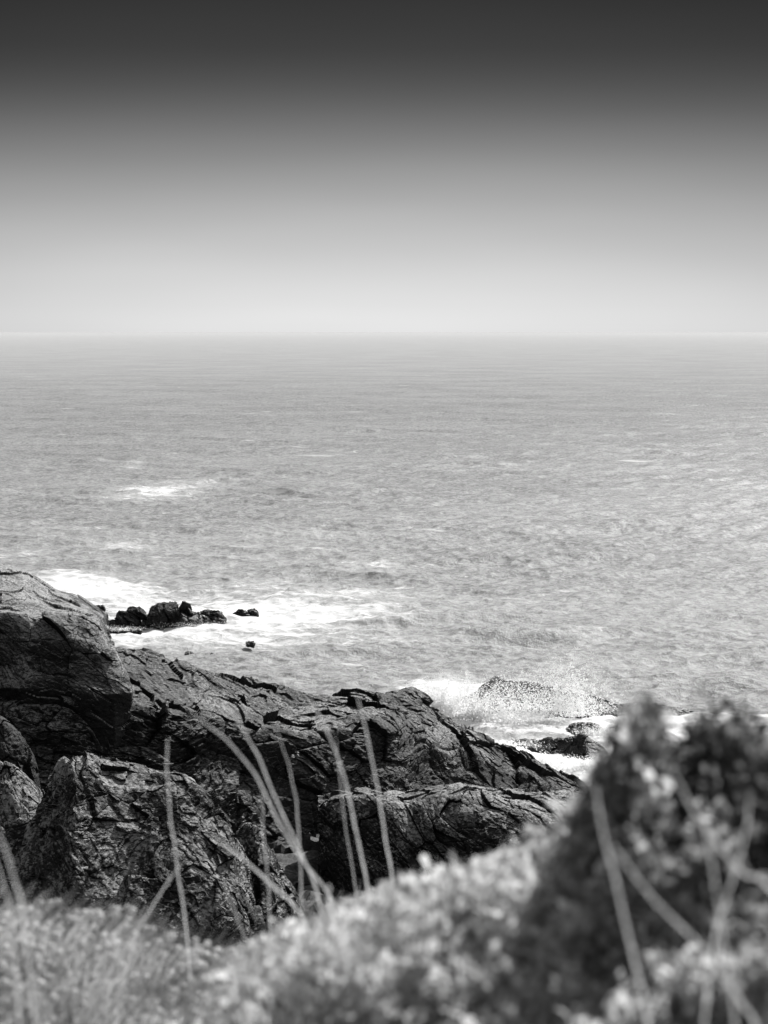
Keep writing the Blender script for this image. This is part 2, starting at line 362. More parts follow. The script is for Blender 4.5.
# ------------------------------------------------------------------ sea
def make_sea():
    r = [95.0]
    while r[-1] < 60000:
        q = min(max(math.log(r[-1] / 240) / math.log(3000 / 240), 0), 1)
        r.append(r[-1] * (1.0017 + .0058 * q * q if r[-1] < 4000 else 1.03))
    r = np.array(r)
    a = np.concatenate([np.linspace(-80, -13.5, 60)[:-1], np.linspace(-13.5, 13.5, 600), np.linspace(13.5, 80, 60)[1:]])
    a = np.radians(a)
    RR, AA = np.meshgrid(r, a, indexing='ij')
    X = RR * np.sin(AA); Y = RR * np.cos(AA)
    x, y = X.ravel(), Y.ravel(); rr = RR.ravel()
    sp_r = np.gradient(r)[:, None] * np.ones_like(AA); sp_r = sp_r.ravel()
    z = np.zeros_like(x); dx = np.zeros_like(x); dy = np.zeros_like(x)
    g = np.random.default_rng(5)
    near = rr < 6000
    env = 1 + .5 * fbm(np.stack([x / 60, y / 60, 0 * x], 1), 2, 3)
    for k in range(84):
        lam = 1.1 * (26 / 1.1) ** (g.random() ** 1.15)
        th = R(-90 + 5) + g.normal(0, .6)
        A = .0090 * lam ** .74 * (0.6 + .8 * g.random())
        kx, ky = math.cos(th) * 2 * math.pi / lam, math.sin(th) * 2 * math.pi / lam
        att = np.clip((lam / sp_r - 2.0) / 2.5, 0, 1)
        ph = kx * x + ky * y + g.random() * 6.28
        s, c = np.sin(ph), np.cos(ph)
        z += A * att * c * env
        dx -= A * att * math.cos(th) * s * 1.1; dy -= A * att * math.sin(th) * s * 1.1
    # a few steeper swells coming in over the shallows
    foam = np.zeros_like(x)
    def ridge(px0, px1, py, amp, wid, fo=0.0):
        x0, y0 = SEA(px0, py); x1, _ = SEA(px1, py)
        cx, hw = (x0 + x1) / 2, (x1 - x0) / 2
        yy = y - y0 - 1.5 * np.sin((x - cx) / hw * 2.0 + py)
        prof = np.exp(-(yy / (wid * 1.25)) ** 2) * (yy < 0) * 1.0 + np.exp(-(yy / (wid * 2.6)) ** 2) * (yy >= 0)
        e = np.exp(-(((x - cx) / hw) ** 4))
        return amp * prof * e, fo * np.exp(-((yy + wid * .2) / (wid * .6)) ** 2) * e
    for a_ in ((350, 520, 622, 1.15, 1.5, .05), (440, 600, 638, 1.25, 1.7, .08), (70, 200, 566, .6, 2.0, 0.1), (620, 760, 600, .15, 2.0, 0),
               (300, 420, 575, .45, 2.0, .35), (560, 700, 655, .2, 1.6, 0), (250, 380, 600, .5, 1.6, .3), (0, 120, 540, .5, 2.5, .1),
               (430, 600, 560, .4, 2.4, 0), (100, 180, 492, .2, 4.0, .3), (270, 420, 655, .4, 1.2, .1)):
        zz, ff = ridge(*a_); z += zz; foam += ff
    # foam areas (centre px,py, half size px, strength)
    def el_(px, py, wx, wy, s, rot=0):
        x0, y0 = SEA(px, py); x1, _ = SEA(px + wx, py); _, y1 = SEA(px, py - wy)
        u = (x - x0) / (x1 - x0); v = (y - y0) / (y1 - y0)
        if rot: u, v = u + rot * v, v
        return s * np.exp(-(u * u + v * v) ** 1.3)
    for e in ((85, 583, 46, 11, .75, 1.2), (60, 590, 60, 12, .5), (130, 618, 60, 14, .62), (190, 636, 130, 10, .6), (240, 614, 90, 14, .65), (270, 612, 160, 22, .35), (340, 618, 110, 16, .28), (110, 640, 40, 10, .8), (40, 600, 80, 22, .6),
              (158, 490, 52, 8, .62), (132, 465, 14, 7, .4), (125, 547, 40, 6, .4), (10, 555, 40, 10, .2), (365, 563, 40, 4, .5), (215, 480, 25, 5, .3),
              (390, 640, 60, 6, .25), (60, 530, 60, 8, .25), (250, 560, 200, 30, .16), (340, 590, 120, 8, .22), (120, 505, 70, 8, .25), (300, 535, 90, 4, .2), (480, 600, 120, 5, .18),
              (436, 700, 34, 20, 1.5), (480, 700, 60, 16, 1.1), (500, 720, 80, 13, 1.5), (560, 722, 80, 11, 1.5), (640, 718, 110, 10, 1.1), (540, 765, 110, 20, 1.7), (600, 745, 60, 20, 1.6), (670, 735, 120, 25, .8), (760, 725, 100, 20, .5),
              (575, 640, 50, 9, .30), (480, 690, 120, 10, .35), (620, 680, 80, 20, .10)):
        foam += el_(*e)
    z += np.clip(foam - .55, 0, .45) * (.12 + .6 * fbm(np.stack([x / 2.2, y / 2.2, 0 * x], 1), 4, 8)) * (rr < 260)
    for (px, py, wx, wy, hh) in ((440, 716, 34, 9, .5), (480, 722, 44, 9, .4), (530, 724, 50, 8, .2), (520, 762, 60, 8, .3), (600, 768, 40, 10, .3)):
        z += hh * el_(px, py, wx, wy, 1.0) * np.clip(.8 + .5 * fbm(np.stack([x / 2.2, y / 2.6, 0 * x], 1), 3, 18), 0, 2) * (rr < 260)
    V = np.stack([x + dx, y + dy, z], 1)
    me = mesh_from('sea', V, gridfaces(*RR.shape), [M_sea], True)
    attr(me, 'foam', foam)
    return tag(link('sea', me), 'grey open sea with small waves and white surf against the rocks', 'sea', kind='structure')
make_sea()

# ------------------------------------------------------------------ terrain (shore slope and cliff top)
def ground_z(x, y):
    ty = [-30, 0, 3, 5.6, 7.6, 9, 12, 25, 50, 64, 75, 95, 105, 118, 140]
    tz = [31.2, 30.45, 30.2, 29.82, 29.68, 28.6, 25.5, 17.5, 10.2, 7.8, 5.6, 2.6, 1.2, -1.5, -5]
    z = np.interp(y, ty, tz)
    z = z + .42 * np.clip((x + .3) / 1.3, 0, 1.5) * np.interp(y, [0, 4, 7.5, 9], [.6, 1, .5, .5])
    z = z + np.clip((-x - 17) / 8, 0, 1) * 5 * np.interp(y, [20, 60, 100, 118, 135], [0, 1, 1, .6, 0])
    z = z + 2.6 * np.clip((7 - x) / 4, 0, 1) * np.interp(y, [92, 106, 121, 130], [0, 1, 1, 0])
    z = z - .17 * np.exp(-((x + .60) / .36) ** 2) * np.interp(y, [5, 7, 9], [0, 1, 1]) - .02
    return z
def make_terrain():
    ys = np.concatenate([np.linspace(-30, 0, 20)[:-1], np.linspace(0, 9, 70)[:-1], np.linspace(9, 140, 300)])
    xs = np.concatenate([np.linspace(-90, -30, 40)[:-1], np.linspace(-30, -3, 120)[:-1], np.linspace(-3, 3, 60)[:-1], np.linspace(3, 30, 120)[:-1], np.linspace(30, 90, 40)])
    Yg, Xg = np.meshgrid(ys, xs, indexing='ij'); x, y = Xg.ravel(), Yg.ravel()
    z = ground_z(x, y)
    far = np.clip((y - 9) / 15, 0, 1)
    p = np.stack([x, y, z], 1)
    z = z + far * rockdisp(p, 4.0, 40) * .9 + (1 - far) * fbm(p / .6, 4, 2) * .05
    me = mesh_from('ground', np.stack([x, y, z], 1), gridfaces(*Yg.shape), [M_soil, M_dark])
    yc = p[:, 1].reshape(Yg.shape)[:-1, :-1].ravel()
    me.polygons.foreach_set('material_index', (yc > 9.5).astype(np.int32))
    tag(link('ground', me), 'dark soil and bare rock of the cliff slope under the plants', 'ground', kind='structure')
make_terrain()

# ------------------------------------------------------------------ rocks
# left headland
def cols(*a): return list(a)
crestB = [(-170, 540, 124), (-90, 548, 123), (0, 563, 122), (30, 570, 124), (58, 590, 127), (78, 593, 131), (97, 607, 134), (107, 616, 138), (104, 630, 148)]
midB = [(-170, 575, 116), (-90, 578, 116), (0, 588, 116), (25, 593, 116.5), (50, 602, 118), (72, 604, 121), (88, 610, 124), (101, 618, 128), (108, 640, 140)]
edgeB = [(-170, 608, 111), (-90, 608, 111), (0, 612, 110.5), (20, 615, 110), (45, 613, 110), (66, 614, 110.5), (84, 616, 110.6), (99, 623, 111.4), (110, 645, 128)]
upB = [(-170, 640, 109.5), (-90, 640, 109.5), (0, 642, 109.5), (22, 640, 108.8), (48, 638, 109), (72, 640, 109.2), (95, 645, 109.6), (114, 651, 110.4), (117, 665, 128)]
lowB = [(-170, 665, 109), (-90, 665, 109), (0, 666, 109), (24, 665, 108.2), (52, 664, 108.6), (80, 668, 108.6), (106, 672, 108.9), (125, 672, 109.8), (123, 690, 128)]
footB = [(-170, 692, 108), (-90, 692, 108), (0, 688, 107.8), (26, 688, 107.4), (56, 690, 108), (86, 694, 107.8), (114, 694, 108.3), (131, 692, 109), (128, 705, 128)]
deepB = [(-170, 750, 108), (-90, 750, 108), (0, 750, 107.8), (26, 750, 107.8), (56, 750, 108), (86, 750, 108), (114, 750, 109), (130, 750, 112), (127, 750, 128)]
backB = [('w', -48, 142, -2), ('w', -38, 142, -2), ('w', -30, 142, -2), ('w', -26, 144, -2), ('w', -24, 146, -2), ('w', -23, 148, -2), ('w', -21.5, 149, -2), ('w', -20.5, 150, -2), ('w', -20, 151, -2)]
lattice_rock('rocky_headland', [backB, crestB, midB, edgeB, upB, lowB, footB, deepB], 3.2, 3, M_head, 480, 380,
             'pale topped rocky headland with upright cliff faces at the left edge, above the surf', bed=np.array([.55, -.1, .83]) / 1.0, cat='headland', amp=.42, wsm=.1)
# long ridge
X = [-90, 0, 70, 125, 200, 250, 300, 350, 390, 412, 430, 455, 485, 530, 575, 596]
cy = [682, 672, 664, 650, 672, 687, 696, 695, 693, 690, 711, 728, 741, 763, 784, 796]
cY = [114, 114, 116, 119, 124, 127, 130, 131, 133, 134, 134, 134, 134.5, 136, 137, 138]
crestC = [(x, y, Y) for x, y, Y in zip(X, cy, cY)]
r1C = [(x, y, Y) for x, y, Y in zip(X, [695, 688, 684, 672, 694, 703, 708, 708, 706, 706, 718, 733, 746, 766, 786, 798], [110, 111, 112, 115, 118, 121, 124, 126, 128, 130, 131, 132, 133, 134.5, 136, 137])]
r2C = [(x, y, Y) for x, y, Y in zip(X, [705, 704, 706, 705, 716, 724, 730, 732, 732, 734, 740, 748, 758, 774, 790, 802], [106.5, 107, 108, 110.5, 113, 116, 119, 121.5, 123.5, 125.5, 127, 129, 131, 132.5, 134.5, 136])]
r3C = [(x, y, Y) for x, y, Y in zip(X, [740, 742, 748, 750, 756, 760, 764, 766, 766, 767, 768, 773, 778, 786, 797, 806], [105.2, 105.8, 106.8, 109.3, 111.8, 114.8, 117.8, 120.2, 122.2, 124.2, 125.8, 127.8, 129.8, 131.5, 133.7, 135.4])]
r4C = [(x, y, Y) for x, y, Y in zip(X, [790, 795, 800, 805, 808, 808, 806, 802, 798, 798, 798, 797, 798, 802, 808, 812], [103.8, 104.4, 105.4, 108, 110.5, 113.4, 116.4, 118.8, 120.8, 122.8, 124.4, 126.4, 128.4, 130.3, 132.7, 134.8])]
r5C = [(x, y, Y) for x, y, Y in zip(X, [870, 880, 890, 890, 890, 888, 880, 868, 858, 850, 845, 840, 832, 828, 824, 820], [101.5, 102, 103, 105.6, 108, 111, 114, 116.4, 118.4, 120.4, 122.2, 124.4, 126.6, 129, 131.8, 134.2])]
r6C = [(x, y + 60, Y) for x, y, Y in r5C]
backC = [('w', P(x, y, Y)[0] + 1, Y + 14, -3.0) for x, y, Y in crestC]
lattice_rock('rock_ridge', [backC, crestC, r1C, r2C, r3C, r4C, r5C, r6C], 3.4, 11, M_ridge, 900, 460,
             'long dark rock ridge running from under the headland down into the surf', cat='rock ridge', amp=.8)
# front slab shelf
X = [318, 335, 360, 400, 440, 480, 520, 555, 585, 610]
def rw(ys, Ys, dx=0): return [(x + dx, y, Y) for x, y, Y in zip(X, ys, Ys)]
bD = [('w', P(x, 800, 112)[0], 112, 2.0) for x in X]
d0 = rw([800, 797, 794, 792, 791, 791, 792, 794, 797, 806], [106, 107, 107, 107, 107.5, 108, 109, 110, 112, 114])
d1 = rw([806, 802, 799, 798, 797, 797, 798, 801, 806, 816], [103.6, 103.2, 103, 103, 103.5, 104, 105, 107, 109, 111])
d2 = rw([826, 822, 818, 816, 816, 814, 816, 818, 822, 830], [103, 102.2, 102, 102, 102, 102.5, 103.5, 105, 107, 109])
d3 = rw([855, 852, 850, 848, 846, 846, 846, 848, 850, 852], [102.6, 101.6, 101, 101, 101, 101.4, 102, 103.5, 105.5, 107])
d4 = rw([900, 900, 900, 900, 900, 900, 900, 900, 900, 900], [102, 101, 100, 100, 100, 100.4, 101, 102, 104, 106])
d5 = rw([960] * 10, [102, 101, 100, 100, 100, 100.4, 101, 102, 104, 106])
lattice_rock('rock_shelf', [bD, d0, d1, d2, d3, d4, d5], 2.2, 23, M_slab, 460, 300,
             'flat topped rock shelf with a pale upper edge, right of the grass stalks', cat='rock ledge', amp=.62, bed=np.array([.6, -.25, .76]))
# near boulder
X = [2, 14, 40, 58, 76, 102, 148, 184, 210, 229, 243, 250]
def rw(ys, Ys, dxs=None):
    dxs = dxs or [0] * 12
    return [(x + d, y, Y) for x, y, Y, d in zip(X, ys, Ys, dxs)]
bE = [('w', P(x, 800, 82)[0], 82, 4.0) for x in X]
e0 = rw([900, 868, 812, 778, 760, 763, 772, 781, 802, 830, 856, 880], [77, 74.5, 74, 74, 74, 74.5, 75, 75, 75, 75, 75, 77])
e1 = rw([903, 874, 822, 792, 776, 780, 788, 796, 816, 842, 867, 890], [75.5, 73, 72, 71.6, 71.3, 72, 72.7, 73, 73.3, 73.3, 73.5, 75.5])
e2 = rw([910, 888, 848, 826, 816, 820, 828, 834, 846, 864, 882, 900], [74.8, 72, 70.9, 70.4, 70.2, 70.9, 71.6, 72, 72.3, 72.5, 72.8, 74.8], [-2, -2, -2, 0, 0, 0, 0, 0, 0, 1, 1, 1])
e3 = rw([925, 912, 888, 874, 868, 868, 872, 876, 882, 890, 905, 915], [74.2, 71.3, 69.9, 69.3, 69, 69.7, 70.5, 70.9, 71.3, 71.7, 72.1, 74.2], [-8, -8, -6, -4, -2, 0, 0, 2, 4, 5, 6, 6])
e4 = rw([955, 950, 935, 930, 930, 930, 930, 930, 930, 930, 935, 940], [73.6, 70.7, 69.2, 68.4, 68, 68.6, 69.3, 69.9, 70.4, 70.9, 71.3, 73.6], [-16, -14, -10, -6, -3, 0, 1, 3, 6, 8, 10, 10])
e5 = rw([1010] * 12, [73, 70, 68.4, 67.6, 67.2, 67.8, 68.5, 69, 69.6, 70.1, 70.6, 73], [-20, -18, -14, -8, -4, 0, 2, 4, 8, 10, 12, 12])
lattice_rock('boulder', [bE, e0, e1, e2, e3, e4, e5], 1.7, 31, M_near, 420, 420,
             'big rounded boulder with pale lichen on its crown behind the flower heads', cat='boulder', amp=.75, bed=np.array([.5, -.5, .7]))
X = [232, 242, 252, 262, 272, 284, 298, 312]
def rw(ys, Y0): return [(x, y, Y0 + abs(k - 3) * .35) for k, (x, y) in enumerate(zip(X, ys))]
lattice_rock('rock', [[('w', P(x, 800, 84)[0], 84, 4.0) for x in X], rw([850, 832, 827, 838, 856, 874, 900, 940], 77), rw([862, 845, 842, 852, 868, 886, 910, 948], 75.5),
                      rw([890, 880, 878, 882, 892, 906, 925, 955], 74.5), rw([930, 925, 922, 925, 930, 940, 950, 965], 73.5), rw([1000] * 8, 73)], 1.2, 37, M_near, 170, 220,
             'smaller jagged rock leaning against the right foot of the lichen boulder', amp=.8, bed=np.array([.9, -.3, .2]))
# left edge rocks
X = [-120, -60, -20, 4, 16, 28, 38, 46]
def rw(ys, Y0, s=.0): return [(x, y, Y0 + s * k) for k, (x, y) in enumerate(zip(X, ys))]
lattice_rock('rock', [[('w', P(x, 760, 98)[0], 98, 5.0) for x in X], rw([700, 705, 712, 722, 735, 756, 780, 810], 93), rw([725, 728, 735, 745, 760, 780, 800, 826], 91.5),
                      rw([770, 772, 778, 786, 796, 812, 828, 845], 90.5), rw([860] * 8, 89.5), rw([930] * 8, 89)], 1.6, 43, M_dark, 220, 240,
             'dark narrow rock sloping down at the left edge, upper of the pair', amp=.7, bed=np.array([.8, -.3, .4]))
X = [-120, -60, -20, 2, 16, 30, 42, 50]
lattice_rock('rock', [[('w', P(x, 790, 88)[0], 88, 5.0) for x in X], rw([755, 757, 760, 764, 768, 778, 794, 820], 84), rw([772, 774, 778, 782, 788, 798, 812, 836], 82.5),
                      rw([815, 818, 820, 825, 830, 838, 850, 866], 81.3), rw([870, 872, 875, 880, 884, 890, 898, 905], 80), rw([960] * 8, 79)], 1.5, 47, M_near, 240, 260,
             'rough rock at the left edge just behind the lichen boulder, lower of the pair', amp=.7, bed=np.array([.6, -.5, .5]))

# sea stacks by the headland
def isle(px0, px1, ytop, ybase, seed, label, depth=1.0, name='sea_rock', S=None, group=None, n=80, power=2.5):
    x0, y0 = SEA(px0, ybase); x1, _ = SEA(px1, ybase)
    rx = (x1 - x0) / 2 * .92; ry = max(rx * .55, .5) * depth
    top = P((px0 + px1) / 2, ytop, y0 + ry)[2]
    S = S or max(rx * .9, .5)
    return blob_rock(name, ((x0 + x1) / 2, y0 + ry * .9, -.05), (rx, ry, max(top * .92, .25)), S, seed, M_wet, label, n=n, group=group, amp=1.5, power=2.2)
isle(109, 150, 605, 627, 61, 'left dark rock of the row of three standing in the surf')
isle(138, 200, 603, 627, 62, 'largest peaked dark rock in the middle of the row in the surf', n=110)
isle(192, 226, 608, 624, 63, 'right dark rock ending the row in the surf')
isle(104, 138, 618, 627, 64, 'low flat dark rock in front of the row in the surf', S=.9)
isle(124, 142, 626, 632, 65, 'small low dark rock nearest to the ridge, in front of the surf row', S=.5, n=40)
isle(232, 250, 609, 616, 66, 'small dark rock with foam around it, standing alone right of the surf row', S=.6, n=50)
isle(246, 259, 608, 615, 69, 'small dark lump at the right tip of the lone rock beyond the surf', S=.5, n=40)
isle(184, 194, 651, 654.5, 67, 'tiny dark rock awash near the ridge, leftmost of three specks', S=.4, n=24)
isle(204, 215, 652.5, 655.5, 68, 'tiny flat rock awash near the ridge, middle of three specks', S=.4, n=24)
isle(245, 255, 641, 645, 70, 'tiny dark rock awash, rightmost of three specks', S=.4, n=24)
isle(90, 106, 604, 616, 75, 'dark lumpy rock at the tip of the pale headland', S=.7, n=50)

# rocks in the breaking wave
def spine(name, X, ytop, ybase, Yf, S, seed, label, nu=200, nv=140, thick=5.0, mat=None, amp=.7):
    Xn = X
    rows = []
    Yc = [SEA(x, yb)[1] for x, yb in zip(X, ybase)]
    C0 = [('w', P(x, y, Y + thick)[0], Y + thick, -1.2) for x, y, Y in zip(X, ytop, Yc)]
    C1 = [(x, y, Y + thick * .5) for x, y, Y in zip(X, ytop, Yc)]
    C2 = [(x, y * .55 + yb * .45, Y + thick * .25) for x, y, yb, Y in zip(X, ytop, ybase, Yc)]
    C3 = [(x, yb, Y) for x, yb, Y in zip(X, ybase, Yc)]
    C4 = [('w', P(x, yb, Y)[0], Y - .6, -1.5) for x, yb, Y in zip(X, ybase, Yc)]
    return lattice_rock(name, [C0, C1, C2, C3, C4], S, seed, mat or M_wet, nu, nv, label, amp=amp)
spine('sea_rock', [455, 475, 487, 497, 506, 520, 545, 575, 605, 630], [701, 692, 684, 676, 679, 681, 685, 691, 700, 709], [716, 716, 716, 716, 716, 716, 716, 716, 716, 716], 0, 1.8, 81,
      'long dark rock spine with a sharp peak behind the bursting spray', 320, 170, 7, amp=.6)
spine('sea_rock', [496, 515, 535, 555, 572, 582, 592, 603, 610], [748, 740, 739, 738, 737, 733, 740, 748, 757], [750, 746, 750, 754, 758, 760, 761, 760, 760], 0, 1.2, 83,
      'dark wedge shaped rock with white water on both sides, below the spray', 260, 150, 4.5, amp=.6)
spine('sea_rock', [560, 566, 574, 585, 598, 608], [736, 728, 723, 722, 725, 734], [738, 738, 739, 739, 739, 738], 0, .8, 85,
      'low rock with foam pouring over it, left of the shrub top', 160, 100, 3.5, amp=.6)
spine('sea_rock', [600, 606, 616, 628, 640, 650], [736, 729, 726, 728, 731, 738], [738, 738, 738, 739, 739, 739], 0, .8, 87,
      'low dark rock touching the left side of the dark shrub top', 160, 100, 3.5, amp=.6)
spine('sea_rock', [596, 608, 625, 645, 668, 690, 705], [710, 706, 704, 702, 706, 710, 714], [713, 713, 713, 714, 715, 716, 717], 0, .9, 89,
      'flat dark reef seen just over the dark shrub top', 200, 80, 4, amp=.5)
spine('sea_rock', [690, 700, 712, 722, 734], [720, 714, 712, 714, 720], [721, 721, 721, 721, 721], 0, .7, 91,
      'small dark reef between the two peaks of the dark shrub', 120, 70, 3, amp=.5)

class Soup:
    def __init__(s): s.V, s.F, s.A, s.n = [], [], [], 0
    def add(s, V, F, a):
        s.V.append(V); s.F.append(F + s.n); s.A.append(a); s.n += len(V)
    def build(s, name, mat, parent=None, o0=(0, 0, 0), smooth=True):
        V = np.concatenate(s.V) - np.array(o0); me = mesh_from(name, V, np.concatenate(s.F), [mat], smooth)
        attr(me, 'shade', np.concatenate(s.A))
        return link(name, me, parent)
def leaves(soup, base, dirs, L_, W_, shade, g, curl=.25):
    """base (n,3), dirs (n,3) unit, L_,W_ (n,)  -> rounded folded leaves (7 verts, 6 tris)"""
    n = len(base)
    rnd = g.normal(size=(n, 3)); side = np.cross(dirs, rnd); side /= np.linalg.norm(side, axis=1, keepdims=True) + 1e-9
    nor = np.cross(side, dirs)
    prof = [(0, 0, 0), (.3, .42, .06), (.7, .46, .02), (1.0, 0, -.25), (.7, -.46, .02), (.3, -.42, .06), (.5, 0, -.06)]
    V = np.stack([base + dirs * (L_ * a)[:, None] + side * (W_ * b)[:, None] + nor * (L_ * (c - curl * a * a))[:, None] for a, b, c in prof], 1)
    F = np.array([[6, 0, 1], [6, 1, 2], [6, 2, 3], [6, 3, 4], [6, 4, 5], [6, 5, 0]])
    soup.add(V.reshape(-1, 3), (F[None] + 7 * np.arange(n)[:, None, None]).reshape(-1, 3), np.repeat(shade, 7))
def tube(soup, pts, r0, r1, shade, k=5):
    pts = np.asarray(pts, float); n = len(pts)
    T = np.gradient(pts, axis=0); T /= np.linalg.norm(T, axis=1, keepdims=True) + 1e-9
    a = np.cross(T, [0.13, .9, .2]); a /= np.linalg.norm(a, axis=1, keepdims=True) + 1e-9; b = np.cross(T, a)
    rr = np.linspace(r0, r1, n)[:, None]
    ring = np.stack([pts + rr * (math.cos(t) * a + math.sin(t) * b) for t in np.arange(k) * 2 * math.pi / k], 1)
    i = np.arange(n * k).reshape(n, k); j = np.roll(i, -1, 1)
    q = np.stack([i[:-1], j[:-1], j[1:], i[1:]], -1).reshape(-1, 4)
    soup.add(ring.reshape(-1, 3), np.concatenate([q[:, [0, 1, 2]], q[:, [0, 2, 3]]]), np.full(n * k, shade))
# ------------------------------------------------------------------ spray
def tetra_cloud(c, s):
    n = len(c)
    base = np.array([[1, 1, 1], [1, -1, -1], [-1, 1, -1], [-1, -1, 1]], float) / 1.7
    q = rng.normal(size=(n, 4)); q /= np.linalg.norm(q, axis=1, keepdims=True)
    w_, x_, y_, z_ = q.T
    Rm = np.stack([1 - 2 * (y_ ** 2 + z_ ** 2), 2 * (x_ * y_ - z_ * w_), 2 * (x_ * z_ + y_ * w_), 2 * (x_ * y_ + z_ * w_), 1 - 2 * (x_ ** 2 + z_ ** 2), 2 * (y_ * z_ - x_ * w_),
                   2 * (x_ * z_ - y_ * w_), 2 * (y_ * z_ + x_ * w_), 1 - 2 * (x_ ** 2 + y_ ** 2)], 1).reshape(n, 3, 3)
    V = np.einsum('nij,kj->nki', Rm, base) * s[:, None, None] + c[:, None, :]
    F = np.array([[0, 1, 2], [0, 3, 1]])
    return V.reshape(-1, 3), (F[None] + 4 * np.arange(n)[:, None, None]).reshape(-1, 3)
def spray(name, jets, label, sz=(.016, .085), sheets=0, seed=0, kind=None):
    g = np.random.default_rng(seed); Cs, Ss = [], []
    for px, pyb, Y, h, wd, n, lean in jets:
        b0 = P(px, pyb, Y)
        t = g.beta(1.0, 2.3, n); ang = g.normal(0, 1, n)
        clump = np.round(g.random(n) * 30) / 30
        x = b0[0] + ang * wd * (.35 + .9 * t) + lean * t * h + .3 * wd * perlin(np.stack([t * 3, ang * 1.3, 0 * t + px], 1), 3)
        z = b0[2] + t * h * (1 + .6 * perlin(np.stack([ang * 1.7, 0 * t, 0 * t + px], 1), 5)) * np.exp(-.12 * ang ** 2)
        y = Y + g.normal(0, 1, n) * wd * .3
        Cs.append(np.stack([x, y, z], 1)); Ss.append(sz[0] + (sz[1] - sz[0]) * g.random(n) ** 3 * (1.2 - .5 * t))
    c = np.concatenate(Cs); s = np.concatenate(Ss)
    keep = c[:, 2] > -.1; c, s = c[keep], s[keep]
    V, F = tetra_cloud(c, s)
    if sheets:
        t = g.beta(1.1, 2.6, sheets); xp = g.random(sheets)
        b0 = P(412, 712, 159); b1 = P(570, 712, 159)
        hgt = np.interp(xp, [0, .12, .3, .5, .75, 1], [1.7, 2.6, 2.3, 1.5, .8, .3])
        bs = np.stack([b0[0] + (b1[0] - b0[0]) * xp + g.normal(0, .2, sheets), 159 + g.normal(0, .25, sheets), t * hgt], 1)
        dr = g.normal(size=(sheets, 3)) * .5 + np.array([0, 0, 1.0]); dr /= np.linalg.norm(dr, axis=1, keepdims=True)
        sp2 = Soup(); Ls = (.10 + .28 * g.random(sheets) ** 2) * (1.15 - .6 * t)
        leaves(sp2, bs, dr, Ls, Ls * .7, t, g, curl=.5)
        V2 = sp2.V[0] + g.normal(0, .03, sp2.V[0].shape)
        F = np.concatenate([F, sp2.F[0] + len(V)]); V = np.concatenate([V, V2])
    o0 = np.array([c[:, 0].mean(), c[:, 1].mean(), 0])
    return tag(link(name, mesh_from(name, V - o0, F, [M_spray]), loc=o0), label, 'spray', kind=kind)
jets = [(425, 712, 156, 2.8, .9, 5500, -.1), (445, 715, 157, 3.8, 1.3, 8500, -.05), (470, 712, 160, 3.6, 1.6, 7500, 0), (500, 711, 161, 4.0, 1.9, 5000, .1),
        (530, 711, 161, 4.6, 2.0, 4500, .2), (560, 711, 161, 5.8, 1.6, 6000, .2), (585, 715, 162, 4.2, 1.5, 3000, .25), (570, 716, 162, 7.2, 1.3, 2200, .0),
        (440, 712, 156, 1.8, 1.6, 7000, 0), (520, 718, 159, .7, 3.0, 8000, 0)]
spray('sea_spray', jets, 'burst of white spray thrown up by a wave over the rock spine', seed=4, kind='stuff', sheets=5500)
spray('sea_spray', [(500, 748, 148, .8, 1.4, 4000, 0), (540, 765, 143, .9, 2.0, 6000, 0), (590, 768, 144, 1.0, 1.6, 5000, 0), (600, 735, 155, 1.0, 1.6, 4000, 0)],
      'low white spray and froth between the wedge shaped rock and the ridge', seed=9, kind='stuff')
spray('sea_spray', [(142, 598, 218, .9, 1.2, 1400, 0), (120, 630, 205, .5, 2.2, 1500, 0), (205, 626, 212, .5, 3.0, 1800, 0), (80, 590, 235, 1.0, 4, 2500, 0)],
      'thin low spray around the row of dark rocks by the headland', seed=12, kind='stuff', sz=(.012, .045))

# ------------------------------------------------------------------ plants
def bank_top(x, y):
    """height of the top of the scrub on the bank, rising to the right"""
    bx = [-.6, -.25, -.05, .09, .23, .35, .43, .475, .53, .60, .66, .77, 1.0, 2.0]
    bz = [30.48, 30.68, 30.78, 30.84, 30.90, 30.965, 31.04, 31.15, 31.245, 31.15, 31.225, 31.20, 31.26, 31.35]
    z = np.interp(x * 4.0 / np.maximum(y, 3.6), bx, bz)
    zs = np.interp(x, [-.6, -.05, .09, .23, .35, .43, .53, .66, 1.0, 2.0], [30.48, 30.78, 30.85, 30.92, 30.98, 31.02, 31.07, 31.12, 31.18, 31.3])
    k = np.clip((3.92 - y) / .4, 0, 1); z = z * (1 - k) + zs * k
    z = z - np.clip(4 - y, 0, 2) * .34 - np.clip(y - 4.0, 0, 9) * .245
    p = np.stack([x, y, 0 * x], 1)
    return z + .09 * perlin(p * 5.5, 71) + .06 * perlin(p * 13, 72)
def gz(x, y): return float(ground_z(np.array([x]), np.array([y]))[0])
